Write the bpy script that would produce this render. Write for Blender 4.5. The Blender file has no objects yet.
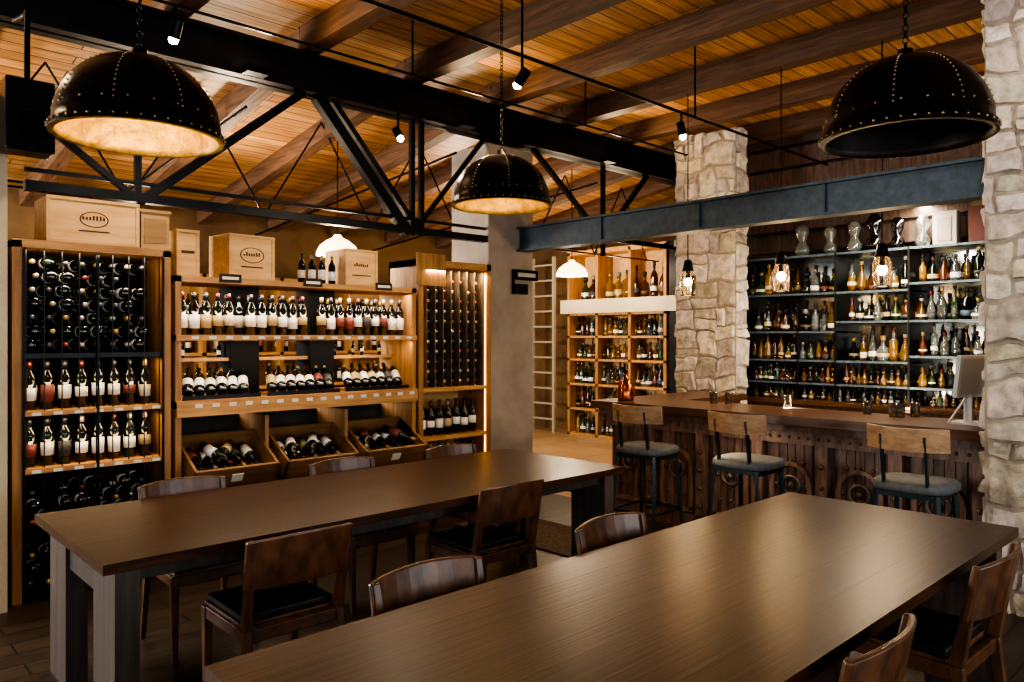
import bpy, math, random
from mathutils import Matrix, Vector, noise
random.seed(7)
R=random.random
U=random.uniform
def srgb(h):
    if isinstance(h,str):
        h=[int(h[i:i+2],16)/255 for i in (0,2,4)]
    return tuple((c/12.92 if c<=.04045 else ((c+.055)/1.055)**2.4) for c in h)+(1,)
MATS={}
def base(name):
    m=bpy.data.materials.new(name); m.use_nodes=True
    nt=m.node_tree; b=nt.nodes['Principled BSDF']
    MATS[name]=m
    return m,nt,b
def tintmul(nt,sock,b):
    a=nt.nodes.new('ShaderNodeAttribute'); a.attribute_name='tint'
    mx=nt.nodes.new('ShaderNodeMixRGB'); mx.blend_type='MULTIPLY'; mx.inputs[0].default_value=1
    if isinstance(sock,tuple): mx.inputs[1].default_value=sock
    else: nt.links.new(sock,mx.inputs[1])
    nt.links.new(a.outputs['Color'],mx.inputs[2])
    nt.links.new(mx.outputs[0],b.inputs['Base Color'])
def mat(name,c1,c2=None,scale=(1,1,1),nscale=4,rough=.5,metal=0,bump=0,emit=None,estr=0,coat=0,detail=6,rv=0,trans=0,lo=.3,hi=.7,spec=.5):
    m,nt,b=base(name)
    b.inputs['Roughness'].default_value=rough; b.inputs['Metallic'].default_value=metal
    b.inputs['Coat Weight'].default_value=coat; b.inputs['Coat Roughness'].default_value=.15
    b.inputs['Specular IOR Level'].default_value=spec
    if trans: b.inputs['Transmission Weight'].default_value=trans
    if emit:
        b.inputs['Emission Color'].default_value=srgb(emit); b.inputs['Emission Strength'].default_value=estr
    if c2 is None and not bump:
        tintmul(nt,srgb(c1),b); return m
    tc=nt.nodes.new('ShaderNodeTexCoord'); mp=nt.nodes.new('ShaderNodeMapping')
    mp.inputs['Scale'].default_value=scale
    nt.links.new(tc.outputs['Object'],mp.inputs['Vector'])
    n=nt.nodes.new('ShaderNodeTexNoise'); n.inputs['Scale'].default_value=nscale; n.inputs['Detail'].default_value=detail
    n.inputs['Roughness'].default_value=.6
    nt.links.new(mp.outputs[0],n.inputs['Vector'])
    r=nt.nodes.new('ShaderNodeValToRGB')
    r.color_ramp.elements[0].color=srgb(c1); r.color_ramp.elements[1].color=srgb(c2 or c1)
    r.color_ramp.elements[0].position=lo; r.color_ramp.elements[1].position=hi
    nt.links.new(n.outputs['Fac'],r.inputs[0])
    tintmul(nt,r.outputs[0],b)
    if bump:
        bp=nt.nodes.new('ShaderNodeBump'); bp.inputs['Strength'].default_value=bump; bp.inputs['Distance'].default_value=.02
        nt.links.new(n.outputs['Fac'],bp.inputs['Height']); nt.links.new(bp.outputs[0],b.inputs['Normal'])
    if rv:
        mr=nt.nodes.new('ShaderNodeMapRange'); mr.inputs['To Min'].default_value=rough-rv; mr.inputs['To Max'].default_value=rough+rv
        nt.links.new(n.outputs['Fac'],mr.inputs['Value']); nt.links.new(mr.outputs[0],b.inputs['Roughness'])
    return m
def planks(name,c1,c2,mort,w,h,rough,rot=0,bump=.3,gs=1,gap=.006,lo=.35):
    m,nt,b=base(name)
    tc=nt.nodes.new('ShaderNodeTexCoord'); mp=nt.nodes.new('ShaderNodeMapping'); mp.inputs['Rotation'].default_value=(0,0,rot)
    nt.links.new(tc.outputs['Object'],mp.inputs['Vector'])
    br=nt.nodes.new('ShaderNodeTexBrick'); br.inputs['Scale'].default_value=1
    br.inputs['Brick Width'].default_value=w; br.inputs['Row Height'].default_value=h; br.inputs['Mortar Size'].default_value=gap
    br.inputs['Color1'].default_value=srgb(c1); br.inputs['Color2'].default_value=srgb(c2); br.inputs['Mortar'].default_value=srgb(mort)
    br.inputs['Mortar Smooth'].default_value=.2
    nt.links.new(mp.outputs[0],br.inputs['Vector'])
    mp2=nt.nodes.new('ShaderNodeMapping'); mp2.inputs['Scale'].default_value=(1*gs,14*gs,6)
    nt.links.new(mp.outputs[0],mp2.inputs['Vector'])
    n=nt.nodes.new('ShaderNodeTexNoise'); n.inputs['Scale'].default_value=2.5; n.inputs['Detail'].default_value=8
    nt.links.new(mp2.outputs[0],n.inputs['Vector'])
    r=nt.nodes.new('ShaderNodeValToRGB'); r.color_ramp.elements[0].position=.3; r.color_ramp.elements[1].position=.7
    r.color_ramp.elements[0].color=(lo,lo*.92,lo*.86,1); r.color_ramp.elements[1].color=(1.1,1.1,1.1,1)
    nt.links.new(n.outputs['Fac'],r.inputs[0])
    mx=nt.nodes.new('ShaderNodeMixRGB'); mx.blend_type='MULTIPLY'; mx.inputs[0].default_value=1
    nt.links.new(br.outputs['Color'],mx.inputs[1]); nt.links.new(r.outputs[0],mx.inputs[2])
    nt.links.new(mx.outputs[0],b.inputs['Base Color'])
    bp=nt.nodes.new('ShaderNodeBump'); bp.inputs['Strength'].default_value=bump; bp.inputs['Distance'].default_value=.01; bp.invert=True
    nt.links.new(br.outputs['Fac'],bp.inputs['Height']); nt.links.new(bp.outputs[0],b.inputs['Normal'])
    b.inputs['Roughness'].default_value=rough
    return m
# ---------- materials
planks('floor_wood','4a3a2d','2d231b','0c0806',1.6,.16,.42)
planks('floor_tile','cbb08a','b89a74','6b5238',.6,.6,.35,bump=.2,lo=.75)
planks('ceiling_wood','d6a46c','aa7c4a','3a2412',3.2,.14,.5,lo=.5)
mat('rafter','7a563a','452f20',(14,1,10),2.5,.6,bump=.4)
mat('table_wood','180d07','54321a',(.7,22,10),2.4,.31,bump=.1,rv=.08,spec=.3,lo=.25,hi=.75)
mat('table_leg','2c2420','50433a',(14,14,.9),2.2,.42,bump=.05)
mat('chair_wood','362114','694327',(5,5,3),3,.36,bump=.03)
mat('leather','0d0c0c','1a1817',(1,1,1),30,.4,bump=.1)
mat('shelf_wood','885c34','c09054',(1,12,12),2.2,.5,bump=.1)
mat('shelf_wood_v','78502a','ac7e46',(12,12,1),2.2,.5,bump=.1)
mat('crate_wood','c4935a','dfb67c',(1.2,9,9),2.0,.6,bump=.05)
mat('bin_wood','654629','976f43',(1,10,10),2.2,.6,bump=.15)
mat('crate_print','4a2812',rough=.7)
mat('steel_dark','111214','212224',(1,1,1),6,.42,metal=.6,bump=.05)
mat('steel_blue','39434a','4c5a63',(1,6,6),3,.5,metal=.25,bump=.05)
mat('shelf_steel','343a3d',rough=.35,metal=.5)
mat('matte_black','0b0b0c',rough=.7,spec=.2)
mat('black_metal','08080a',rough=.35,metal=.7)
mat('dome_metal','14100e','2c2018',(1,1,1),9,.34,metal=.85,bump=.15,rv=.08)
mat('dome_inner','8a6828','cfa74c',(1,1,1),16,.5,metal=.4,bump=.6)
mat('dome_inner_unlit','17120e','2a211a',(1,1,1),9,.5,metal=.5,bump=.25)  # same lining as dome_inner, its colour darkened to look unlit
mat('rivet','a89478',rough=.3,metal=1)
mat('stone','ab9e8c','ebe1d2',(1,1,1),13,.9,bump=1.0,detail=12)
mat('mortar','857a6b','ada090',(1,1,1),12,1,bump=.6)
mat('plaster','84776a','a39484',(1,1,1),3,.85,bump=.1)
mat('plaster_cream','d7c3a0','e5d6b8',(1,1,1),3,.85,bump=.05)
mat('wall_dark','2a2420','4a4038',(1,1,1),6,.9,bump=.6)
mat('wall_warm','5a4228','7a5c38',(1,1,1),2,.9,bump=.1)
mat('bottle_green','0a120a',rough=.06,coat=.5)
mat('bottle_black','060506',rough=.06,coat=.5)
mat('bottle_amber','4a240a',rough=.06,coat=.6)
mat('bottle_gold','8a6428',rough=.06,coat=.6,trans=.4)
mat('bottle_olive','2c3d1c',rough=.06,coat=.6)
mat('bottle_clear','9aa09a',rough=.05,coat=.6,trans=.75)
mat('label','ffffff',rough=.6)
mat('capsule','ffffff',rough=.3,metal=.4)
mat('led_warm','ffd9a0',emit='ffb45a',estr=5)
mat('bulb','fff0d0',emit='ffc070',estr=45)
mat('bulb_white','fff4e0',emit='ffe9c8',estr=22)
mat('shade_white','f6ead0',emit='ffe0a8',estr=3,rough=.5)
mat('lantern_glass','f0dcc0',rough=.03,trans=.95)
mat('mirror_dark','6e7472',rough=.12,metal=.9)
mat('bar_wood','3a2a20','75594a',(8,8,1.5),3,.45,bump=.4)
mat('bar_top','3f281a','664630',(12,.8,10),2.2,.3,bump=.05)
mat('iron','4a4138','7d6e5e',(1,1,1),12,.45,metal=.5,bump=.2)
mat('stool_wood','7c5c3e','a58460',(6,6,14),2.4,.5,bump=.05)
mat('stool_seat','3f4140','5a5c59',(1,1,1),20,.7,bump=.1)
mat('stool_metal','2c3a3d',rough=.35,metal=.7)
mat('copper','b5622e',rough=.22,metal=1)
mat('white_plastic','b8b8b8',rough=.4)
mat('tag_white','e8e2d4',rough=.6)
mat('window_frame','1a1612',rough=.5)
mat('book','ffffff',rough=.7)
mat('rug','2f251c','6e5a42',(6,6,1),5,.95,bump=.5)
# ---------- mesh builder
class MB:
    def __init__(s): s.v=[];s.f=[];s.m=[];s.t=[];s.s=[]
    def add(s,vs,fs,m,t=None,sm=False,M=None):
        o=len(s.v)
        if M is not None: vs=[M@Vector(v) for v in vs]
        s.v+= [tuple(v) for v in vs]
        if t is None: g=U(.86,1.12); t=(g,g,g)
        elif isinstance(t,(int,float)): t=(t,t,t)
        for i,f in enumerate(fs):
            s.f.append([a+o for a in f]); s.m.append(m[i] if isinstance(m,list) else m); s.t.append(t if not isinstance(t,list) else t[i]); s.s.append(sm)
    def box(s,x0,y0,z0,x1,y1,z1,m,t=None,M=None):
        vs=[(x0,y0,z0),(x1,y0,z0),(x1,y1,z0),(x0,y1,z0),(x0,y0,z1),(x1,y0,z1),(x1,y1,z1),(x0,y1,z1)]
        s.add(vs,[(0,3,2,1),(4,5,6,7),(0,1,5,4),(1,2,6,5),(2,3,7,6),(3,0,4,7)],m,t,False,M)
    def bar(s,p0,p1,w,h,m,t=None,up=(0,0,1),w2=None,h2=None):
        p0=Vector(p0);p1=Vector(p1);d=(p1-p0).normalized();up=Vector(up)
        a=d.cross(up)
        if a.length<1e-3: a=d.cross(Vector((0,1,0)))
        a.normalize(); b=a.cross(d).normalized()
        w2=w2 or w;h2=h2 or h
        vs=[]
        for p,ww,hh in((p0,w,h),(p1,w2,h2)):
            for i,j in((-1,-1),(1,-1),(1,1),(-1,1)): vs.append(p+a*ww/2*i+b*hh/2*j)
        s.add(vs,[(3,2,1,0),(4,5,6,7),(0,1,5,4),(1,2,6,5),(2,3,7,6),(3,0,4,7)],m,t)
    def lathe(s,prof,m,M=None,seg=12,t=None,sm=True,ml=None,tl=None):
        vs=[];fs=[];mm=[];tt=[]
        for r,z in prof:
            for k in range(seg):
                a=2*math.pi*k/seg; vs.append((r*math.cos(a),r*math.sin(a),z))
        if t is None: g=U(.86,1.12); t=(g,g,g)
        for i in range(len(prof)-1):
            for k in range(seg):
                k2=(k+1)%seg
                fs.append((i*seg+k,i*seg+k2,(i+1)*seg+k2,(i+1)*seg+k))
                mm.append(ml[i] if ml else m); tt.append(tl[i] if tl else t)
        s.add(vs,fs,mm,tt,sm,M)
    def cyl(s,p0,p1,r,m,seg=8,r2=None,t=None,sm=True):
        p0=Vector(p0);p1=Vector(p1);d=p1-p0;L=d.length
        M=Matrix.Translation(p0)@d.to_track_quat('Z','Y').to_matrix().to_4x4()
        r2=r if r2 is None else r2
        s.lathe([(0,0),(r,0),(r,0.0001),(r2,L-.0001),(r2,L),(0,L)],m,M,seg,t,sm)
    def sph(s,c,r,m,seg=6,t=None,zs=1):
        n=4
        s.lathe([(r*math.sin(math.pi*i/n),-r*zs*math.cos(math.pi*i/n)) for i in range(n+1)],m,Matrix.Translation(c),seg,t)
    def torus(s,c,Rr,r,m,M=None,seg=12,sg=5,t=None):
        vs=[];fs=[]
        for i in range(seg):
            a=2*math.pi*i/seg
            for j in range(sg):
                b=2*math.pi*j/sg; q=Rr+r*math.cos(b)
                vs.append((q*math.cos(a),q*math.sin(a),r*math.sin(b)))
        for i in range(seg):
            for j in range(sg):
                i2=(i+1)%seg;j2=(j+1)%sg
                fs.append((i*sg+j,i2*sg+j,i2*sg+j2,i*sg+j2))
        MM=Matrix.Translation(c)
        if M is not None: MM=MM@M
        s.add(vs,fs,m,t,True,MM)
    def build(s,name,loc=(0,0,0),rz=0,bevel=0):
        me=bpy.data.meshes.new(name); me.from_pydata(s.v,[],s.f)
        names=[]
        for x in s.m:
            if x not in names: names.append(x)
        for x in names: me.materials.append(MATS[x])
        idx={x:i for i,x in enumerate(names)}
        me.polygons.foreach_set('material_index',[idx[x] for x in s.m])
        me.polygons.foreach_set('use_smooth',s.s)
        at=me.attributes.new('tint','FLOAT_COLOR','FACE')
        buf=[]
        for t in s.t:
            if isinstance(t,(int,float)): t=(t,t,t)
            buf+=[t[0],t[1],t[2],1]
        at.data.foreach_set('color',buf)
        me.validate(); me.update()
        ob=bpy.data.objects.new(name,me); bpy.context.collection.objects.link(ob)
        ob.location=loc; ob.rotation_euler=(0,0,rz)
        if bevel:
            bv=ob.modifiers.new('bevel','BEVEL'); bv.width=bevel; bv.segments=2; bv.limit_method='ANGLE'; bv.angle_limit=.7
        return ob
def T(x,y,z): return Matrix.Translation((x,y,z))
def RX(a): return Matrix.Rotation(a,4,'X')
def RY(a): return Matrix.Rotation(a,4,'Y')
def RZ(a): return Matrix.Rotation(a,4,'Z')
def SC(k): return Matrix.Scale(k,4)
LABS=[(.8,.76,.68),(.72,.68,.58),(.8,.78,.74),(.6,.54,.42),(.78,.75,.68),(.05,.05,.05),(.45,.34,.16),(.7,.7,.68),(.2,.05,.04)]
CAPS=[(.02,.02,.02),(.08,.012,.012),(.3,.2,.07),(.03,.03,.05),(.02,.02,.02),(.25,.22,.18)]
CAPSB=[(.1,.1,.1),(.3,.05,.04),(.6,.42,.16),(.12,.12,.16),(.5,.45,.36),(.45,.28,.1)]
def wine(mb,M,seg=10,h=1.0,glass=None,caps=None):
    g=glass or ('bottle_green' if R()<.5 else 'bottle_black')
    l=random.choice(LABS);c=random.choice(caps or CAPS); a=U(.045,.08);b=U(.13,.155)
    p=[(0,0),(.034,0),(.037,.008),(.037,a),(.0375,a),(.0375,b),(.037,b),(.037,.19),(.03,.215),(.0155,.24),(.014,.255),(.0155,.256),(.0155,.30),(0,.30)]
    p=[(r,z*h) for r,z in p]
    n=len(p)-1
    ml=[g]*n; tl=[(1,1,1)]*n
    ml[4]='label'; tl[4]=l; ml[3]=g
    for i in(10,11,12): ml[i]='capsule'; tl[i]=c
    mb.lathe(p,g,M,seg,ml=ml,tl=tl)
def liquor(mb,M,seg=10):
    k=random.choice([0,1,2,3,4])
    g=random.choice(['bottle_amber','bottle_amber','bottle_clear','bottle_clear','bottle_clear','bottle_green','bottle_black','bottle_gold','bottle_gold','bottle_olive'])
    l=random.choice(LABS+[(.05,.05,.05),(.3,.2,.08),(.1,.05,.03),(.5,.4,.2),(.05,.08,.12)]);c=random.choice(CAPS)
    r=U(.034,.05);hb=U(.12,.19);hn=U(.06,.09)
    if k==0: p=[(0,0),(r,0),(r,.03),(r+.0006,.03),(r+.0006,hb*.5),(r,hb*.5),(r,hb),(.014,hb+.03),(.014,hb+hn),(.018,hb+hn),(.018,hb+hn+.03),(0,hb+hn+.03)]
    elif k==1: p=[(0,0),(r*1.2,0),(r*1.3,.03),(r*1.3,.035),(r*1.25,hb*.45),(r*1.1,hb*.62),(r*.9,hb*.8),(.015,hb),(.015,hb+hn*.7),(.02,hb+hn*.7),(.02,hb+hn*.7+.03),(0,hb+hn*.7+.03)]
    elif k==2: p=[(0,0),(r*.9,0),(r*.9,.06),(r*.9,.06),(r*.9,hb*.6),(r*.9,hb+.01),(r*.8,hb+.04),(.013,hb+.08),(.013,hb+hn+.05),(.016,hb+hn+.05),(.016,hb+hn+.09),(0,hb+hn+.09)]
    elif k==3: p=[(0,0),(r,0),(r*1.1,.02),(r*1.1,.04),(r*1.15,hb*.5),(r*1.15,hb*.5),(r,hb*.8),(.02,hb*.95),(.016,hb+.04),(.024,hb+.04),(.026,hb+.08),(0,hb+.08)]
    else: p=[(0,0),(r*.7,0),(r*1.15,.05),(r*1.15,.055),(r*1.0,hb*.6),(r*1.,hb*.75),(r*.8,hb),(.013,hb+.05),(.013,hb+hn+.03),(.017,hb+hn+.03),(.017,hb+hn+.07),(0,hb+hn+.07)]
    n=len(p)-1; t=(U(.5,1.3),)*3
    ml=[g]*n;tl=[t]*n
    if g=='bottle_clear' and R()<.4:
        for i in range(1,6): ml[i]='bottle_gold'
    if R()<.7: ml[3]='label';tl[3]=l
    for i in(n-1,n-2,n-3): ml[i]='capsule';tl[i]=c
    mb.lathe(p,g,M,seg,ml=ml,tl=tl)
def simple(name,boxes,bevel=0,loc=(0,0,0)):
    mb=MB()
    for b in boxes: mb.box(*b)
    return mb.build(name,loc,bevel=bevel)
# ---------- ROOM SHELL
XL,XR,YB,YF=-3.2,9.9,-3.6,10.2
mb=MB(); mb.box(XL,YB,-.1,5.6,YF,0,'floor_wood',1); mb.box(5.6,YB,-.1,XR,YF,0,'floor_tile',1); mb.build('floor')
mb=MB()
mb.box(XL,YB,4.02,XR,5.4,4.1,'ceiling_wood',1)
ye=YF; z0=4.02; z1=3.3
mb.add([(XL,5.4,z0),(XR,5.4,z0),(XR,ye,z1),(XL,ye,z1),(XL,5.4,z0+.08),(XR,5.4,z0+.08),(XR,ye,z1+.08),(XL,ye,z1+.08)],[(0,3,2,1),(4,5,6,7),(0,1,5,4),(1,2,6,5),(2,3,7,6),(3,0,4,7)],'ceiling_wood',1)
mb.build('ceiling')
mb=MB()
for i in range(-4,14):
    x=.9+i*1.0
    if x<XL+.2 or x>XR-.2: continue
    t=U(.7,1.0)
    mb.bar((x,YB+.05,3.92),(x,5.4,3.92),.14,.2,'rafter',t)
    mb.bar((x,5.4,3.92),(x,YF-.05,3.92-.72),.14,.2,'rafter',t*1.15)
mb.build('ceiling_rafters')
simple('wall_far',[(XL,YF,0,XR,YF+.15,3.5,'wall_warm',1)])
simple('wall_right',[(XR,YB,0,XR+.15,YF,4.1,'wall_warm',1)])
def wall_open(name,axis,c,th,a0,a1,H,wins,m):
    mb=MB()
    def bx(p,q,z0,z1):
        if axis=='x': mb.box(c,p,z0,c+th,q,z1,m,1)
        else: mb.box(p,c,z0,q,c+th,z1,m,1)
    cur=a0
    for (p,q,z0,z1) in wins:
        bx(cur,p,0,H); bx(p,q,0,z0); bx(p,q,z1,H); cur=q
    bx(cur,a1,0,H); mb.build(name)
    for i,(p,q,z0,z1) in enumerate(wins):
        mb=MB()
        n=4
        for k in range(n+1):
            a=p+(q-p)*k/n; a=min(max(a,p+.03),q-.03)
            if axis=='x': mb.box(c+.05,a-.03,z0,c+.1,a+.03,z1,'window_frame')
            else: mb.box(a-.03,c+.05,z0,a+.03,c+.1,z1,'window_frame')
        for zz in(z0+.03,(z0+z1)/2,z1-.03):
            if axis=='x': mb.box(c+.05,p,zz-.03,c+.1,q,zz+.03,'window_frame')
            else: mb.box(p,c+.05,zz-.03,q,c+.1,zz+.03,'window_frame')
        WI[0]+=1
        mb.build('window_%d'%WI[0])
WI=[0]
wall_open('wall_left','x',XL-.15,.15,YB,YF,4.02,[(-2.5,1.5,.9,3.0),(6.2,9.4,1.2,2.9)],'plaster')
wall_open('wall_back','y',YB-.15,.15,XL,XR,4.02,[(-1.5,2.2,.9,3.0),(3.2,6.6,.9,3.0)],'plaster')
mb=MB(); mb.box(8.12,YB,0,8.3,4.9,4.0,'wall_dark',1)
z=2.55
while z<3.85:
    mb.box(8.04,-1,z,8.13,4.6,z+.2,'bar_wood',U(.4,1.0)); z+=.24
mb.build('wall_bar')
# ---------- stone pillars
def stones(mb,o,u,n,W,H):
    o=Vector(o);u=Vector(u);n=Vector(n);zv=Vector((0,0,1)); sd=U(0,50)
    def warp(px,pz):
        v=noise.noise_vector(Vector((px*3.6+sd,pz*3.6,sd)))
        w2=noise.noise_vector(Vector((px*9+sd,pz*9,sd+9)))
        e=min(1,px/.08,(W-px)/.08); e=max(e,0)
        return px+(v.x*.06+w2.x*.025)*e, pz+(v.y*.06+w2.y*.025)
    def split(x0,z0,x1,z1,d=0):
        w=x1-x0;h=z1-z0
        if (w>.46 or h>.32 or (d<8 and R()<.5 and w*h>.03)) and w*h>.016:
            if (w>h*U(.9,1.5) and w>.18) or h<.15:
                c=x0+w*U(.28,.72); split(x0,z0,c,z1,d+1);split(c,z0,x1,z1,d+1)
            else:
                c=z0+h*U(.28,.72); split(x0,z0,x1,c,d+1);split(x0,c,x1,z1,d+1)
            return
        g=.006
        N=7; vs=[];fs=[]
        tilt=(U(-.04,.04),U(-.04,.04));bd=U(.008,.03); s2=U(0,99)
        for i in range(N):
            for j in range(N):
                a=i/(N-1);b=j/(N-1)
                edge=(i in(0,N-1)) or (j in(0,N-1))
                aa=a if i in(0,N-1) else .07+.86*(i-1)/(N-3)
                bb=b if j in(0,N-1) else .07+.86*(j-1)/(N-3)
                if (i in(0,N-1)) and (j in(0,N-1)): aa=aa*.9+.05; bb=bb*.9+.05
                px=x0+g+(w-2*g)*aa; pz=z0+g+(h-2*g)*bb
                if edge: dd=-.004
                else: dd=max(.003,bd+noise.noise(Vector((px*14,pz*14,s2)))*.02+U(-.004,.004)+tilt[0]*(a-.5)+tilt[1]*(b-.5))
                px,pz=warp(px,pz); pz=max(pz,0.0)
                vs.append(o+u*px+zv*pz+n*dd)
        for i in range(N-1):
            for j in range(N-1):
                f=(i*N+j,(i+1)*N+j,(i+1)*N+j+1,i*N+j+1)
                fs.append(f if u.cross(zv).dot(n)>0 else f[::-1])
        b=U(.66,1.06); mb.add(vs,fs,'stone',(b,b*U(.92,1.0),b*U(.8,.98)))
    nz=max(1,int(H/1.3)) 
    for k in range(nz): split(0,H*k/nz,W,H*(k+1)/nz)
def pillar(name,x0,y0,x1,y1,H):
    mb=MB(); mb.box(x0,y0,0,x1,y1,H,'mortar',1)
    stones(mb,(x0,y0,0),(0,1,0),(-1,0,0),y1-y0,H)
    stones(mb,(x0,y0,0),(1,0,0),(0,-1,0),x1-x0,H)
    stones(mb,(x0,y1,0),(1,0,0),(0,1,0),x1-x0,H)
    mb.build(name)
pillar('stone_pillar',5.1,.35,5.75,1.32,4.0)
pillar('stone_pillar',7.12,4.12,7.34,4.86,3.8)
mb=MB(); mb.box(4.76,5.36,0,5.36,5.92,3.45,'plaster',1); mb.build('plaster_column',bevel=.01)
mb=MB(); mb.box(.3,5.2,0,.88,5.9,3.0,'plaster_cream',.7); mb.build('plaster_column')
# ---------- steel beam & truss
mb=MB()
def ibeam(mb,x0,x1,y,zb,zt,w,m):
    mb.box(x0,y-w/2,zb,x1,y+w/2,zb+.03,m,1); mb.box(x0,y-w/2,zt-.03,x1,y+w/2,zt,m,1); mb.box(x0,y-.015,zb,x1,y+.015,zt,m,1)
ibeam(mb,XL+.02,8.1,5.4,3.5,3.8,.2,'steel_dark')
zc=2.5
mb.bar((1.0,5.4,zc+.03),(4.75,5.4,zc+.03),.08,.06,'steel_dark',1)
mb.bar((1.0,5.4,zc+.13),(4.75,5.4,zc+.13),.025,.025,'steel_dark',1)
for (xa,za,xb,zb,w) in [(2.85,3.5,1.65,zc,.06),(2.98,3.5,3.85,zc,.085),(3.12,3.5,4.0,zc,.045),(1.65,zc+.02,1.0,3.0,.04),(4.75,3.5,3.9,zc,.035),(5.4,3.5,6.5,zc+.2,.045),(6.5,zc+.2,7.3,3.5,.045)]:
    mb.bar((xa,5.4,za),(xb,5.4,zb),w,w,'steel_dark',1)
for x in (3.9,1.65,4.0,6.5): mb.bar((x,5.4,zc),(x,5.4,3.5),.04,.04,'steel_dark',1)
mb.bar((5.36,5.4,zc+.2),(8.0,5.4,zc+.2),.05,.05,'steel_dark',1)
mb.build('ceiling_truss')
mb=MB()
for x in(.4,2.4,4.4,6.4):
    mb.cyl((x,5.4,3.3),(x,YF,2.9),.012,'black_metal',6)
mb.cyl((XL,8.0,3.0),(9.5,8.0,3.0),.012,'black_metal',6); mb.cyl((XL,6.8,2.75),(9.5,6.8,2.75),.01,'black_metal',6)
for i in range(8):
    mb.cyl((i*1.2-.4,6.8,2.75),(i*1.2+.2,6.8,3.75),.009,'black_metal',6)
    mb.cyl((i*1.2+.8,6.8,2.75),(i*1.2+.2,6.8,3.75),.009,'black_metal',6)
mb.cyl((XL,3.5,3.42),(7.9,3.5,3.42),.012,'black_metal',6)
mb.cyl((XL,4.7,3.6),(7.9,4.7,3.6),.01,'black_metal',6)
for x in(-1,1.4,3.4,5.4): mb.cyl((x,3.5,3.42),(x,3.5,4.02),.008,'black_metal',6); mb.cyl((x,4.7,3.6),(x,4.7,4.02),.008,'black_metal',6)
mb.build('ceiling_tie_rods')
mb=MB()
mb.box(5.13,1.32,2.44,5.27,5.36,2.46,'steel_blue',1);mb.box(5.13,1.32,2.66,5.27,5.36,2.68,'steel_blue',1);mb.box(5.17,1.32,2.46,5.19,5.36,2.66,'steel_blue',1)
mb.box(5.19,1.32,2.46,5.25,5.36,2.66,'steel_dark',1)
for y in (2.3,3.3,4.3): mb.box(5.15,y,2.46,5.18,y+.015,2.66,'steel_blue',.8)
mb.build('ceiling_bar_beam')
def lamp_spot(name,loc,tgt,energy,col,size=60,blend=.6,rad=.05):
    l=bpy.data.lights.new(name,'SPOT'); l.energy=energy;l.color=col;l.spot_size=math.radians(size);l.spot_blend=blend;l.shadow_soft_size=rad
    o=bpy.data.objects.new(name,l); bpy.context.collection.objects.link(o); o.location=loc
    o.rotation_euler=(Vector(tgt)-Vector(loc)).to_track_quat('-Z','Y').to_euler(); return o
def point(name,loc,e,col,rad=.05):
    l=bpy.data.lights.new(name,'POINT'); l.energy=e;l.color=col;l.shadow_soft_size=rad
    o=bpy.data.objects.new(name,l); bpy.context.collection.objects.link(o); o.location=loc; return o
def area(name,loc,tgt,sx,sy,e,col,spread=None):
    l=bpy.data.lights.new(name,'AREA'); l.shape='RECTANGLE'; l.size=sx;l.size_y=sy;l.energy=e;l.color=col
    if spread: l.spread=math.radians(spread)
    o=bpy.data.objects.new(name,l); bpy.context.collection.objects.link(o); o.location=loc
    o.rotation_euler=(Vector(tgt)-Vector(loc)).to_track_quat('-Z','Y').to_euler(); return o
WARM=(1,.72,.41); WARM2=(1,.80,.57); DAY=(.92,.96,1)
def spotfix(x,y,ztop,z,tgt):
    mb=MB(); d=(Vector(tgt)-Vector((x,y,z))).normalized()
    mb.cyl((0,0,.0),(0,0,ztop-z),.01,'black_metal',6)
    mb.cyl(-d*.06,d*.05,.035,'black_metal',12)
    mb.sph(d*.055,.03,'bulb_white',10)
    mb.build('ceiling_spotlight',(x,y,z))
for (x,y,zt,z,tg,e) in [(3.4,3.5,3.42,3.28,(3.0,5.3,1.2),80),(1.65,4.7,3.6,3.45,(1.4,5.3,1.4),70),(3.65,5.25,3.5,3.3,(3.5,3,.7),45),(5.2,3.5,3.42,3.28,(5.45,2.8,.3),0)]:
    spotfix(x,y,zt,z,tg)
    d=(Vector(tg)-Vector((x,y,z))).normalized()
    if e: lamp_spot('spot_lamp',Vector((x,y,z))+d*.1,tg,e,WARM2,75)
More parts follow.
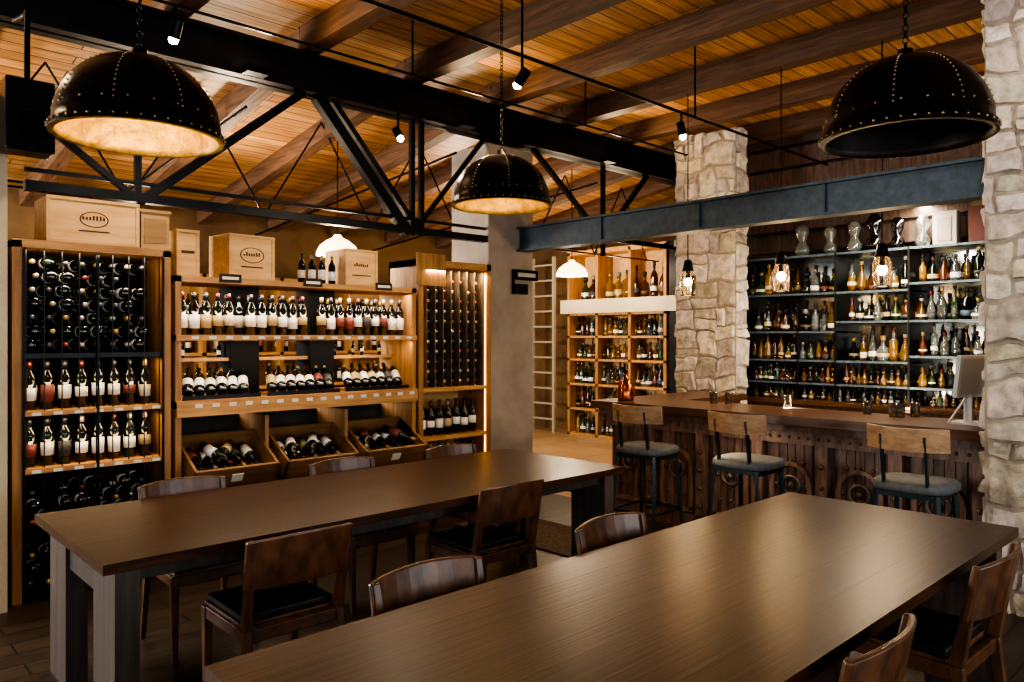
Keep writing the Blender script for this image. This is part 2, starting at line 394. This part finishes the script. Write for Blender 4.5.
# ---------- pendants
def dome(loc,inner,lit,ztop=4.0):
    mb=MB(); r=.325;h=.31
    prof=[(r+.012,0),(r+.012,.03),(r,.035)]
    N=12
    for i in range(1,N+1):
        a=math.pi/2*i/N; prof.append((max(r*math.cos(a)**.9,.03) if i<N else .03,.035+h*math.sin(a)))
    prof.append((.03,h+.07));prof.append((0,h+.07))
    mb.lathe(prof,'dome_metal',None,40,t=1)
    ri=r-.012; pin=[(r+.012,0),(ri,0),(ri,.03)]
    for i in range(1,N+1):
        a=math.pi/2*i/N; pin.append((ri*math.cos(a) if i<N else 0,.03+(h-.015)*math.sin(a)))
    mb.lathe(pin,inner,None,40,t=1)
    for k in range(44):
        a=2*math.pi*k/44; mb.sph(((r+.013)*math.cos(a),(r+.013)*math.sin(a),.017),.006,'rivet',5)
        if k%2==0: mb.sph((r*.985*math.cos(a),r*.985*math.sin(a),.09),.005,'rivet',5)
    for k in range(8):
        a=2*math.pi*k/8+.2
        for i in range(2,18):
            b=math.pi/2*i/20; mb.sph((r*math.cos(b)**.9*math.cos(a),r*math.cos(b)**.9*math.sin(a),.035+h*math.sin(b)),.005,'rivet',5)
    mb.cyl((0,0,h-.06),(0,0,h),.03,'black_metal',10)
    mb.sph((0,0,h-.1),.035,'bulb' if lit else 'white_plastic',10)
    z=h+.085; i=0
    while loc[2]+z<ztop:
        M=RZ(math.pi/2*(i%2))@RX(math.pi/2)@Matrix.Diagonal((.7,1,1,1)); mb.torus((0,0,z),.016,.0035,'black_metal',M,8,4,1); z+=.026; i+=1
    mb.cyl((0,0,ztop-loc[2]-.03),(0,0,ztop-loc[2]+.02),.05,'black_metal',12)
    mb.build('pendant_lamp',loc)
    if lit: point('pendant_bulb_light',(loc[0],loc[1],loc[2]+.14),lit,(1,.78,.42),.04)
dome((1.05,3.41,2.44),'dome_inner',9)
dome((3.45,3.75,2.48),'dome_inner',5)
dome((3.39,1.17,2.43),'dome_inner_unlit',0)
def wpend(x,y,z,zt):
    mb=MB()
    mb.lathe([(.2,0),(.2,.03),(.17,.09),(.11,.14),(.05,.17),(.03,.2),(0,.2)],'shade_white',None,20,t=1)
    mb.sph((0,0,.04),.06,'bulb_white',10)
    mb.cyl((0,0,.2),(0,0,zt-z),.006,'black_metal',6)
    mb.build('enamel_pendant_lamp',(x,y,z)); point('enamel_bulb_light',(x,y,z-.08),25,WARM2,.08)
wpend(3.75,6.4,2.38,3.82); wpend(7.15,6.45,2.38,3.8)
for (x,y,z) in[(5.9,3.9,2.0),(5.9,3.0,2.0),(5.9,2.2,2.0)]:
    mb=MB()
    mb.lathe([(.06,-.02),(.07,.05),(.068,.15),(.045,.2),(.03,.22)],'lantern_glass',None,16,t=1)
    mb.lathe([(.0,.31),(.03,.3),(.055,.2),(.0,.2)],'black_metal',None,12,t=1)
    mb.torus((0,0,-.02),.062,.004,'black_metal',None,16,4,1)
    for k in range(4):
        a=k*math.pi/2+.4; mb.cyl((.064*math.cos(a),.064*math.sin(a),-.02),(.07*math.cos(a),.07*math.sin(a),.16),.003,'black_metal',4)
    mb.sph((0,0,.1),.026,'bulb',8,zs=1.5)
    mb.cyl((0,0,.13),(0,0,.22),.015,'black_metal',8)
    mb.cyl((0,0,.28),(0,0,4.02-z),.005,'black_metal',6)
    mb.build('bar_lantern_pendant',(x,y,z)); point('lantern_light',(x,y,z-.08),11,WARM,.05)
# ---------- tables
def table(x0,y0,x1,y1):
    mb=MB(); cx,cy=(x0+x1)/2,(y0+y1)/2; a=(x1-x0)/2;b=(y1-y0)/2
    nb=6; wd=2*b/nb
    for k in range(nb):
        mb.box(-a,-b+k*wd,.71,a,-b+(k+1)*wd-(0.0005 if k<nb-1 else 0),.75,'table_wood',U(.88,1.12))
    mb.box(-a+.12,-b+.1,.64,a-.12,-b+.13,.71,'table_leg',.7);mb.box(-a+.12,b-.13,.64,a-.12,b-.1,.71,'table_leg',.7)
    for s in(-1,1):
        xx=s*(a-.1)
        for q in(-1,1):
            ya=q*(b-.05);yb=q*(b-.34)
            mb.box(xx-.045,min(ya,yb),0,xx+.045,max(ya,yb),.71,'table_leg',1)
        mb.box(xx-.03,-b+.34,.55,xx+.03,b-.34,.71,'table_leg',.7)
    mb.build('dining_table',(cx,cy,0))
table(.82,3.08,3.93,4.2)
table(.76,.89,3.95,1.96)
# ---------- chairs
def arcplank(mb,x0,x1,y,bow,z0,z1,th,m,tilt=0,n=8,M=None,top=0):
    vs=[];fs=[]
    for i in range(n+1):
        a=i/n; x=x0+(x1-x0)*a; c=1-(2*a-1)**2; yy=y-bow*c
        zt=z1+top*c
        for (dy,z) in((0,z0),(0,zt),(-th,zt),(-th,z0)):
            vs.append((x,yy+dy-tilt*(z-z0),z))
    for i in range(n):
        o=i*4
        for k in range(4):
            k2=(k+1)%4; fs.append((o+k,o+4+k,o+4+k2,o+k2))
    fs.append((0,1,2,3)); fs.append((n*4+3,n*4+2,n*4+1,n*4))
    mb.add(vs,[f[::-1] for f in fs],m,1.0,False,M)
def chair(x,y,rz):
    mb=MB(); w='chair_wood'; g=U(.9,1.1)
    for s in(-1,1):
        mb.bar((s*.205,.2,0),(s*.205,.19,.43),.026,.03,w,g,w2=.04,h2=.045,up=(0,1,0))
        mb.bar((s*.215,-.27,0),(s*.205,-.215,.43),.026,.03,w,g,w2=.036,h2=.05,up=(0,1,0))
        mb.bar((s*.205,-.215,.43),(s*.215,-.285,.80),.036,.05,w,g,w2=.03,h2=.03,up=(0,1,0))
        mb.box(s*.205-.014,-.2,.375,s*.205+.014,.19,.43,w,g)
    mb.box(-.2,.178,.375,.2,.204,.43,w,g); mb.box(-.2,-.228,.375,.2,-.2,.43,w,g)
    mb.box(-.21,-.19,.425,.21,.215,.445,w,g)
    mb.box(-.2,-.18,.445,.2,.205,.475,'leather',1)
    arcplank(mb,-.235,.235,-.235,.045,.60,.80,.022,w,tilt=.2,top=.015)
    mb.build('dining_chair',(x,y,0),rz,bevel=.006)
for x,y in[(1.5,3.12),(2.82,3.26)]: chair(x,y,U(-.03,.03))
for x,y in[(1.57,1.80),(2.57,1.80)]: chair(x,y,math.pi+U(-.04,.04))
for x,y in[(2.1,1.07),(3.2,1.07)]: chair(x,y,U(-.04,.04))
for x,y in[(1.54,4.0),(2.54,4.0),(3.44,4.0)]: chair(x,y,math.pi+U(-.04,.04))
# ---------- bar stools (local facing +Y)
def stool(x,y,rz):
    mb=MB(); m='stool_metal'
    for s in(-1,1):
        mb.bar((s*.2,.2,0),(s*.16,.15,.69),.022,.022,m,1); mb.bar((s*.2,-.22,0),(s*.17,-.17,.69),.022,.022,m,1)
        mb.bar((s*.12,-.17,.69),(s*.12,-.222,1.03),.012,.03,m,1)
        mb.bar((s*.19,.19,.25),(s*.19,-.2,.25),.016,.016,m,1)
        mb.bar((s*.165,-.17,.67),(s*.165,.16,.67),.02,.03,m,1)
    mb.bar((-.19,.187,.25),(.19,.187,.25),.02,.02,m,1);mb.bar((-.19,-.2,.25),(.19,-.2,.25),.016,.016,m,1)
    mb.box(-.17,-.18,.66,.17,-.16,.69,m,1); mb.box(-.17,.14,.66,.17,.16,.69,m,1)
    n=24; vs=[];fs=[]
    for (k,z) in((.93,.69),(1,.70),(1,.735),(.93,.75),(0.5,.755)):
        for i in range(n):
            a=2*math.pi*i/n; c=math.cos(a);s_=math.sin(a); p=(abs(c)**4+abs(s_)**4)**-.25
            vs.append((.215*k*c*p,.2*k*s_*p,z))
    for j in range(4):
        for i in range(n): fs.append((j*n+i,j*n+(i+1)%n,(j+1)*n+(i+1)%n,(j+1)*n+i))
    fs.append(tuple(range(4*n,5*n))); fs.append(tuple(range(n-1,-1,-1)))
    mb.add(vs,fs,'stool_seat',1,True)
    arcplank(mb,-.225,.225,-.13,.1,.94,1.075,.022,'stool_wood',tilt=.1,n=12)
    mb.build('bar_stool',(x,y,0),rz)
for y,dr in[(3.59,.05),(2.72,-.05),(1.62,.0)]: stool(4.87,y,-math.pi/2+dr)
mb=MB(); mb.box(4.05,2.6,0,4.7,5.0,.012,'rug',.8)
for k in range(40): mb.box(4.06+k*.016,2.57,0,4.064+k*.016,2.6,.006,'rug',1.4); mb.box(4.06+k*.016,5.0,0,4.064+k*.016,5.03,.006,'rug',1.4)
mb.build('floor_rug')
# ---------- BAR
mb=MB()
Y0,Y1=1.38,4.53
mb.box(5.27,Y0,.955,5.95,Y1,1.02,'bar_top',1); mb.box(5.95,3.95,.955,7.05,Y1,1.02,'bar_top',1)
mb.box(5.33,Y0,.90,5.9,Y1-.05,.955,'bar_wood',1.1)
mb.box(5.47,Y0,.0,5.85,Y1-.1,.92,'bar_wood',.9); mb.box(5.85,4.0,.0,7.0,Y1-.1,.955,'bar_wood',.9)
mb.box(5.41,Y0,0,5.48,Y1-.08,.12,'bar_wood',1.2); mb.box(5.40,Y0,.80,5.48,Y1-.08,.90,'bar_wood',1.5)
npn=6; pw=(Y1-.1-Y0)/npn
for i in range(npn):
    a=Y0+i*pw
    mb.box(5.41,a,.1,5.475,a+.09,.82,'bar_wood',1.5)
    for z in(.2,.35,.5,.65): mb.sph((5.405,a+.045,z),.02,'iron',8)
    y0,y1=a+.13,a+pw-.05; cy=(y0+y1)/2; rr=(y1-y0)/2
    for k in range(5):
        yy=y0+(y1-y0)*k/5; mb.box(5.455,yy+.003,.15,5.475,yy+(y1-y0)/5-.003,.8,'bar_wood',U(.8,1.5))
    mb.box(5.43,y0,.15,5.475,y0+.035,.5,'bar_wood',1.9);mb.box(5.43,y1-.035,.15,5.475,y1,.5,'bar_wood',1.9);mb.box(5.43,y0,.13,5.475,y1,.17,'bar_wood',1.9)
    seg=10
    for k in range(seg):
        t0=math.pi*k/seg;t1=math.pi*(k+1)/seg
        mb.bar((5.45,cy+(rr-.02)*math.cos(t0),.5+(rr-.02)*math.sin(t0)),(5.45,cy+(rr-.02)*math.cos(t1),.5+(rr-.02)*math.sin(t1)),.03,.04,'bar_wood',1.9,up=(1,0,0))
    RM=RY(math.pi/2)
    mb.torus((5.445,cy,.48),.07,.014,'iron',RM,16,6,1.3); mb.sph((5.445,cy,.48),.03,'iron',8)
    for z in(.28,.66):
        for q in(-.09,0,.09): mb.sph((5.452,cy+q,z),.016,'iron',6)
    for q in(-.12,.12): mb.sph((5.452,cy+q,.48),.018,'iron',6)
yy=Y0+.03
while yy<Y1-.1:
    mb.sph((5.398,yy,.85),.013,'iron',6); yy+=.075
mb.build('bar_counter')
mb=MB(); mb.lathe([(0,0),(.07,0),(.075,.02),(.07,.14),(.05,.16),(.05,.18),(.02,.2),(.015,.24),(0,.24)],'copper',None,20,t=1)
mb.torus((.09,0,.09),.04,.006,'copper',RX(math.pi/2),12,5,1); mb.build('copper_pitcher',(5.5,4.3,1.02))
mb=MB(); M=T(0,0,.2)@RZ(1.25)@RY(-.12)
mb.box(-.015,-.14,-.02,.015,.14,.26,'white_plastic',1,M); mb.box(-.02,-.125,0,-.015,.125,.24,'white_plastic',.7,M)
mb.bar((0,0,.02),(0.0,0,.2),.03,.05,'white_plastic',1); mb.box(-.09,-.09,0,.09,.09,.015,'white_plastic',1)
mb.bar((.0,0,.2),(-.14,.08,.01),.012,.012,'white_plastic',1)
mb.build('point_of_sale_monitor',(5.66,1.56,1.02),bevel=.004)
mb=MB()
for i in range(7):
    y=U(1.9,3.8);x=U(5.75,5.9)
    mb.lathe([(0,0),(.03,0),(.035,.1),(.033,.1),(.028,.01),(0,.01)],'lantern_glass',T(x,y,0),12)
mb.build('drinking_glasses',(0,0,1.02))
# ---------- BACK BAR shelf
mb=MB(); bx0,bx1=7.70,8.02; ya,yb=1.0,4.35
mb.box(8.02,ya,.9,8.05,yb,2.47,'mirror_dark',1)
mb.box(7.6,ya,0,8.02,yb,.9,'bar_wood',1)
mb.box(7.55,ya,.9,8.02,yb,.94,'bar_top',1)
cols=[ya,1.9,2.62,3.32,3.72,yb-.02]
for c in cols: mb.box(bx0-.005,c,.94,bx1,c+.018,2.47 if c!=3.72 else 1.9,'steel_dark',1)
rows=[(ya,yb,2.46),(ya,2.64,2.12),(2.62,yb,2.06),(ya,3.34,1.76),(3.32,yb,1.66),(ya,2.64,1.42),(2.62,yb,1.36),(ya,yb,1.12)]
for a,b,z in rows:
    mb.box(bx0,a,z-.018,bx1,b,z,'shelf_steel',.8); mb.box(bx0-.004,a,z-.02,bx0,b,z+.002,'steel_blue',1.6)
mb.build('back_bar_shelving')
mb=MB()
def fill(a,b,z,gap):
    y=a+.06
    kk=min(1.15,gap/.29)
    while y<b-.05:
        if R()<.97: liquor(mb,T(7.77+U(-.02,.02),y,z)@RZ(U(0,3))@SC(kk*U(.8,1)))
        if R()<.95: liquor(mb,T(7.90,y+.045,z)@RZ(U(0,3))@SC(kk*U(.85,1)))
        y+=U(.08,.098)*max(kk,.7)
for a,b,z,g in [(ya,1.9,2.12,.31),(1.9,2.62,2.12,.31),(2.62,3.32,2.06,.36),(3.32,yb,2.06,.36),(ya,1.9,1.76,.32),(1.9,2.62,1.76,.32),(2.62,3.32,1.76,.27),(3.32,yb,1.66,.36),(ya,1.9,1.42,.3),(1.9,2.62,1.42,.3),(2.62,3.32,1.36,.36),(3.32,yb,1.36,.26),(ya,1.9,1.12,.26),(1.9,2.62,1.12,.26),(2.62,3.32,1.12,.2),(3.32,yb,1.12,.2),(ya,yb,.94,.16)]:
    fill(a,b,z,g)
mb.build('liquor_bottles')
mb=MB()
for y in(3.75,3.45,3.2,3.0,2.78,2.55,1.75):
    s=U(.95,1.25)
    mb.lathe([(0,0),(.05,0),(.07,.06),(.04,.12),(.03,.14),(.055,.2),(.06,.25),(.03,.3),(0,.3)],'bottle_clear' if R()<.7 else 'bottle_black',T(7.85,y,2.462)@SC(s),14,t=1.1)
mb.box(7.8,2.25,2.462,7.95,2.45,2.78,'tag_white',.5); mb.box(7.79,2.29,2.5,7.8,2.41,2.72,'label',(.3,.25,.2))
mb.box(7.8,1.95,2.462,8.0,2.15,2.8,'book',(.1,.03,.025)); mb.box(7.8,1.98,2.8,8.0,2.12,2.95,'book',(.16,.11,.06))
mb.build('decanters_and_boxes')
# ---------- WINE WALL
WY=5.3
mb=MB(); x0,x1=.92,1.83; d=.45
mb.box(x0,WY,0,x0+.05,WY+d,2.18,'shelf_wood_v',1); mb.box(x1-.05,WY,0,x1,WY+d,2.18,'shelf_wood_v',1)
mb.box(x0,WY,2.14,x1,WY+d,2.19,'shelf_wood',1); mb.box(x0,WY+d-.02,0,x1,WY+d,2.18,'matte_black',1)
for z in(1.15,.8,.42,.05,1.5): 
    mb.box(x0+.05,WY+.0,z-.03,x1-.05,WY+d-.02,z,'shelf_wood' if z in(1.15,.8) else 'steel_dark',1.1)
for k in range(9):
    x=x0+.07+k*.096
    mb.box(x,WY+.01,0.02,x+.006,WY+.02,2.14,'steel_dark',1)
for k in range(7):
    for z in(1.145,.795): mb.box(x0+.1+k*.115,WY-.004,z-.022,x0+.15+k*.115,WY,z-.004,'tag_white',.8)
for x in(x0+.05,(x0+x1)/2,x1-.06): mb.box(x,WY-.02,.03,x+.012,WY-.006,2.13,'black_metal',1)
mb.build('wine_rack_cabinet')
mb=MB()
def hlying(zs,xa,xb,dx):
    for i,z in enumerate(zs):
        x=xa+(.02 if i%2 else 0)
        while x<xb:
            if R()<.96: wine(mb,T(x,WY+.33,z)@RX(math.pi/2),caps=CAPSB) if R()<.75 else wine(mb,T(x,WY+.05,z)@RX(-math.pi/2))
            x+=dx
hlying([1.55+.085*i for i in range(7)],x0+.11,x1-.08,.09)
hlying([.09,.18,.27],x0+.11,x1-.08,.09)
hlying([.47,.56,.65],x0+.11,x1-.08,.09)
for z in(1.15,.8):
    x=x0+.11
    while x<x1-.08:
        wine(mb,T(x,WY+.12,z)); wine(mb,T(x+.03,WY+.24,z)); x+=.096
mb.build('wine_bottles')
# middle shelving
mb=MB(); xa,xb=1.86,3.87; D=.5
for x in(xa,xb-.04): mb.box(x,WY,0,x+.04,WY+D,2.02,'shelf_wood_v',1)
mb.box(xa,WY,1.98,xb,WY+D,2.02,'shelf_wood',1.1); mb.box(xa,WY-.02,1.575,xb,WY+D,1.615,'shelf_wood',1.1)
mb.box(xa,WY-.02,1.11,xb,WY+D,1.16,'shelf_wood',1.1); mb.box(xa,WY-.03,1.05,xb,WY,1.15,'shelf_wood',1.15)
mb.box(xa,WY+.3,1.42,xb,WY+D,1.445,'shelf_wood',1.)
mb.box(xa,WY,.0,xb,WY+D,.06,'shelf_wood',.6); mb.box(xa,WY+.02,.5,xb,WY+D,.53,'shelf_wood',.6)
mb.box(xa,WY+D-.02,0,xb,WY+D,1.0,'wall_dark',1)
for x in(xa+.5,xa+1.15): mb.box(x,WY+.27,1.16,x+.22,WY+D,1.98,'matte_black',1)
for x in(xa+.65,xa+1.32): mb.box(x,WY+.02,0,x+.03,WY+D,1.02,'shelf_wood_v',.8)
for k in range(16): mb.box(xa+.12+k*.12,WY-.035,1.11,xa+.17+k*.12,WY-.03,1.135,'tag_white',.8); mb.box(xa+.1+k*.12,WY-.024,1.585,xa+.15+k*.12,WY-.02,1.605,'tag_white',.8)
for x in(xa+.3,xa+.95,xa+1.6): mb.box(x,WY-.005,1.99,x+.16,WY-.001,2.05,'crate_print',.3); mb.box(x+.02,WY-.007,2.01,x+.14,WY-.004,2.03,'tag_white',.8)
for a,b in((xa+.06,xa+.62),(xa+.68,xa+1.28),(xa+1.34,xb-.06)):
    mb.box(a,WY+.02,1.16,b,WY+.04,1.19,'steel_dark',1)
mb.build('wine_shelving')
mb=MB()
x=xa+.08
while x<xb-.06:
    if R()<.96: wine(mb,T(x,WY+.1,1.615))
    if R()<.7: wine(mb,T(x+.03,WY+.2,1.615))
    x+=.083
for a,b in((xa+.06,xa+.62),(xa+.68,xa+1.28),(xa+1.34,xb-.06)):
    x=a+.04
    while x<b-.05:
        wine(mb,T(x,WY+.05,1.205)@RZ(-.35)@RX(math.radians(-58)))
        x+=.08
x=xa+.1
while x<xb-.06:
    if R()<.4: wine(mb,T(x,WY+.4,1.445)@SC(.4))
    x+=.09
mb.build('wine_bottles')
bw=.6
for i in range(3):
    mb=MB(); M=RX(math.radians(28)); m='bin_wood'
    w=bw
    mb.box(-w/2,-.25,0,w/2,.2,.02,m,None,M)
    mb.box(-w/2,-.25,0,w/2,-.23,.17,m,None,M); mb.box(-w/2,.18,0,w/2,.2,.17,m,None,M)
    mb.box(-w/2,-.25,0,-w/2+.02,.2,.17,m,None,M); mb.box(w/2-.02,-.25,0,w/2,.2,.17,m,None,M)
    for k in range(5): wine(mb,M@T(-w/2+.09+k*.1,.15,.06)@RX(math.radians(82)))
    for k in range(2): wine(mb,M@T(-w/2+.17+k*.2,.1,.13)@RZ(U(-.8,.8))@RX(math.radians(85)))
    mb.box(-.04,-.256,.06,.04,-.25,.12,'tag_white',1,M)
    mb.build('wine_display_bin',(xa+.36+i*.665,WY+.1,.66))
# right cabinet
mb=MB(); x0,x1=3.9,4.74
for x in(x0,x1-.05): mb.box(x,WY,0,x+.05,WY+.45,2.28,'shelf_wood_v',1)
mb.box(x0,WY,2.22,x1,WY+.45,2.28,'shelf_wood',1); mb.box(x0-.03,WY-.02,2.05,x0+.28,WY+.0,2.33,'shelf_wood_v',1)
mb.box(x0,WY+.43,0,x1,WY+.45,2.28,'crate_wood',.8)
for z in(1.15,.72,.35,.05): mb.box(x0+.05,WY,z-.035,x1-.05,WY+.43,z,'shelf_wood',1.2)
mb.box(x0+.05,WY+.02,.05,x0+.058,WY+.03,2.2,'led_warm',1);mb.box(x1-.058,WY+.02,.05,x1-.05,WY+.03,2.2,'led_warm',1)
for k in range(8):
    x=x0+.1+k*.092; mb.box(x,WY+.02,1.15,x+.006,WY+.4,2.2,'iron',1)
mb.build('wine_rack_cabinet')
mb=MB()
for r in range(11):
    for k in range(7):
        if R()<.92: wine(mb,T(x0+.15+k*.092,WY+.36,1.2+r*.09)@RX(math.pi/2),caps=CAPSB)
for z in(.72,.35):
    for k in range(7): wine(mb,T(x0+.12+k*.098,WY+.12,z)); wine(mb,T(x0+.12+k*.098,WY+.24,z))
mb.build('wine_bottles')
def crate(x,y,z,w,dp,h,logo=False,rz=0):
    mb=MB(); m='crate_wood'; t=U(.8,.98)
    mb.box(-w/2,-dp/2,0,w/2,dp/2,h,m,t)
    mb.box(-w/2-.004,-dp/2-.008,0,w/2+.004,-dp/2,.02,m,t*.9);mb.box(-w/2-.004,-dp/2-.008,h-.02,w/2+.004,-dp/2,h,m,t*.9)
    mb.box(-w/2-.004,-dp/2-.006,.02,-w/2+.02,-dp/2,h-.02,m,t*.95);mb.box(w/2-.02,-dp/2-.006,.02,w/2+.004,-dp/2,h-.02,m,t*.95)
    M=RX(math.pi/2)@Matrix.Diagonal((1.7,1,1,1))
    s=h/.36
    if w>.3: mb.torus((0,-dp/2-.001,h*.55),.06*s,.003,'crate_print',M,24,4,1)
    if logo:
        for k in range(7): mb.box(-.07+k*.02,-dp/2-.003,h*.53,-.058+k*.02,-dp/2,h*.53+.012+.02*R(),'crate_print',1)
        mb.box(-.09,-dp/2-.003,h*.27,.09,-dp/2,h*.30,'crate_print',1)
    else: mb.box(-.05*s,-dp/2-.003,h*.5,.05*s,-dp/2,h*.56,'crate_print',1)
    mb.build('wooden_wine_crate',(x,y,z),rz,bevel=.003)
crate(1.37,WY+.2,2.192,.53,.34,.285,True)
crate(1.98,WY+.25,2.022,.15,.3,.33)
crate(2.42,WY+.22,2.022,.36,.3,.33,True,.1)
crate(3.38,WY+.25,2.022,.3,.33,.30,True)
mb=MB()
for k in range(4): wine(mb,T(2.9+k*.09,WY+.2,2.02)@SC(.8))
mb.build('wine_bottles')
mb=MB(); mb.box(-.09,-.03,0,.09,.03,.24,'crate_wood',.6); mb.box(-.1,-.04,.24,.1,.04,.26,'crate_wood',.5); mb.box(-.07,-.035,.04,.07,-.03,.2,'crate_wood',.45); mb.build('wooden_wine_crate',(1.74,WY+.06,2.192))
mb=MB(); mb.box(-.12,-.1,-.2,.12,.1,.2,'black_metal',1); mb.lathe([(0,0),(.07,.0),(.09,.01),(.1,.0)],'matte_black',T(0,-.1,-.05)@RX(math.pi/2),16); mb.bar((0,0,.2),(0,0,.62),.03,.03,'black_metal',1); mb.bar((0,0,.6),(0,.4,.68),.03,.03,'black_metal',1)
mb.build('ceiling_speaker',(.94,5.0,2.84),bevel=.01)
mb=MB(); mb.box(-.16,-.02,.06,.16,.02,.16,'black_metal',1); mb.box(-.12,-.024,.09,.12,-.02,.13,'tag_white',.5); mb.box(-.16,-.02,-.08,.02,.02,.02,'black_metal',1); mb.box(-.16,0,-.02,-.14,.02,.1,'black_metal',1)
mb.build('hanging_sign',(5.22,5.33,2.1))
# ---------- BACK ROOM shelf right
mb=MB(); X=9.2
ya,yb=6.45,8.4
mb.box(9.62,5.4,0,9.7,9.8,3.4,'wall_warm',1)
for y in(ya,7.1,7.75,yb-.05): mb.box(X,y,0,X+.4,y+.05,1.98,'shelf_wood_v',1.2)
for z in(.04,.45,.85,1.25,1.62,1.98): mb.box(X,ya,z-.035,X+.4,yb,z,'shelf_wood',1.2)
mb.box(X+.38,ya,0,X+.4,yb,1.98,'crate_wood',.8)
mb.box(X-.06,ya-.3,1.98,X+.4,yb+.1,2.2,'plaster_cream',.8)
for y in(ya,7.1,7.75,yb-.05): mb.box(X,y,2.2,X+.4,y+.05,2.98,'shelf_wood_v',1.2)
mb.box(X,ya,2.93,X+.4,yb,3.0,'shelf_wood',1.2); mb.box(X+.38,ya,2.2,X+.4,yb,3.0,'crate_wood',.8)
mb.box(X+.0,ya-.35,0,X+.3,ya-.05,3.0,'steel_dark',1)
mb.build('liquor_display_shelves')
mb=MB()
for z in(.04,.45,.85,1.25,1.62):
    y=ya+.1
    while y<yb-.08:
        liquor(mb,T(X+.15,y,z)@SC(1.1),7)
        if R()<.7: liquor(mb,T(X+.28,y+.05,z)@SC(1.1),7)
        y+=U(.085,.11)
y=ya+.15
while y<yb-.1:
    if R()<.8: liquor(mb,T(X+.15,y,2.2)@SC(1.6),8)
    y+=.17
mb.build('liquor_bottles')
mb=MB()
mb.box(X,8.7,0,X+.05,8.75,2.95,'plaster_cream',.5); mb.box(X,9.2,0,X+.05,9.25,2.95,'plaster_cream',.5)
for k in range(11): mb.box(X,8.75,.2+k*.26,X+.04,9.2,.23+k*.26,'plaster_cream',.5)
mb.build('wooden_ladder')
mb=MB(); Y=9.6
for x in[-.5+i*1.05 for i in range(9)]: mb.box(x,Y,0,x+.05,Y+.45,2.4,'shelf_wood_v',1)
for z in(.05,.5,.95,1.4,1.85,2.4): mb.box(-.5,Y,z-.04,7.95,Y+.45,z,'shelf_wood',1.1)
mb.box(-.5,Y+.42,0,7.95,Y+.45,2.4,'crate_wood',.7)
mb.build('rear_wine_shelving')
mb=MB()
for z in(.5,.95,1.4,1.85):
    x=-.38
    while x<7.8:
        if R()<.7: wine(mb,T(x,Y+.15,z),6)
        x+=.12
mb.build('wine_bottles')
# ---------- LIGHTS
area('window_daylight',(.3,YB+.05,1.95),(.3,5,1.2),3.6,2.0,80,DAY)
area('window_daylight',(4.9,YB+.05,1.95),(4.9,5,1.2),3.3,2.0,115,DAY)
area('window_daylight',(XL+.05,-.5,1.95),(5,-.2,1.2),3.9,2.0,80,DAY)
area('window_daylight',(XL+.05,7.8,2.05),(5,7.4,3.0),3.0,1.6,560,(1,.97,.93))
for x in(.4,2.4,4.4,6.4):
    mb=MB(); mb.box(-.08,-.05,0,.08,.05,.05,'black_metal',1); mb.cyl((0,0,.05),(0,0,.054),.04,'bulb_white',10); mb.build('added_uplight_box',(x,5.24,3.5))  # glowing box added to give the ceiling fill a source
    lamp_spot('ceiling_fill_uplight',(x,5.22,3.57),(x+.3,1.8,4.05),50,WARM,150,1,.08)  # added spot that brightens the front ceiling planks
for x in(.5,3.2,6.4): lamp_spot('rear_ceiling_fill',(x,7.6,2.7),(x,6.9,4),100,WARM2,155,1,.1)  # fill spots with no fixture, added to brighten the rear ceiling
area('shelf_fill_light',(2.87,WY+.06,1.965),(2.87,WY+.16,0),1.9,.06,11,WARM2)  # fill lights added inside the wine shelves, no strips modelled
area('shelf_fill_light',(2.87,WY+.0,1.56),(2.87,WY+.3,1.0),1.9,.04,6,WARM2)
area('shelf_fill_light',(1.37,WY-.02,2.12),(1.37,WY+.16,1.7),.75,.04,3,WARM2)  # added in front of the rack to bring out the bottle ends
area('shelf_fill_light',(1.37,WY+.06,1.46),(1.37,WY+.2,0),.75,.05,2.2,WARM)
area('shelf_fill_light',(1.37,WY+.06,1.09),(1.37,WY+.2,0),.75,.05,2.2,WARM)
area('shelf_fill_light',(4.32,WY-.01,2.19),(4.32,WY+.2,1.4),.7,.05,10,WARM)  # added fill for the dark lying bottles
area('back_bar_fill_light',(7.5,2.6,2.75),(7.9,2.6,1.2),.1,3.0,70,(1,.88,.70))  # area lights without fixtures, added to brighten the back bar
area('back_bar_fill_light',(7.45,2.6,.97),(7.95,2.6,1.9),.08,3.0,24,(1,.82,.60))
area('bar_front_fill_light',(5.31,2.95,.945),(5.40,2.95,.3),.04,3.0,7,WARM2)  # fill added under the counter edge to brighten the bar front
for y in(6.9,8.0): point('display_shelf_light',(8.6,y,2.6),20,WARM2,.1)
point('rear_room_light',(6.8,7.8,2.2),50,WARM2,.2); point('rear_room_light',(2.5,8.3,2.2),45,WARM2,.2)
lamp_spot('pillar_fill_spot',(5.6,3.9,3.7),(7.1,4.45,2.2),42,(1,.90,.78),60)  # fill spots with no fixture, added to brighten the pillars
lamp_spot('pillar_fill_spot',(3.6,.4,3.8),(5.1,.9,2.4),65,(1,.93,.84),70)
w=bpy.data.worlds.new('World'); bpy.context.scene.world=w; w.use_nodes=True
w.node_tree.nodes['Background'].inputs[0].default_value=(.8,.88,1,1); w.node_tree.nodes['Background'].inputs[1].default_value=.6
# ---------- CAMERA
cam=bpy.data.cameras.new('camera'); co=bpy.data.objects.new('camera',cam); bpy.context.collection.objects.link(co)
co.location=(0,0,1.6); co.rotation_euler=(math.pi/2,0,math.radians(-43.4)); cam.lens=26.5; cam.sensor_width=36; cam.shift_y=-4/1024; cam.clip_start=.05
bpy.context.scene.camera=co
sc=bpy.context.scene
sc.view_settings.view_transform='AgX'
sc.view_settings.exposure=.4
try: sc.view_settings.look='AgX - High Contrast'
except Exception as e: print(e)
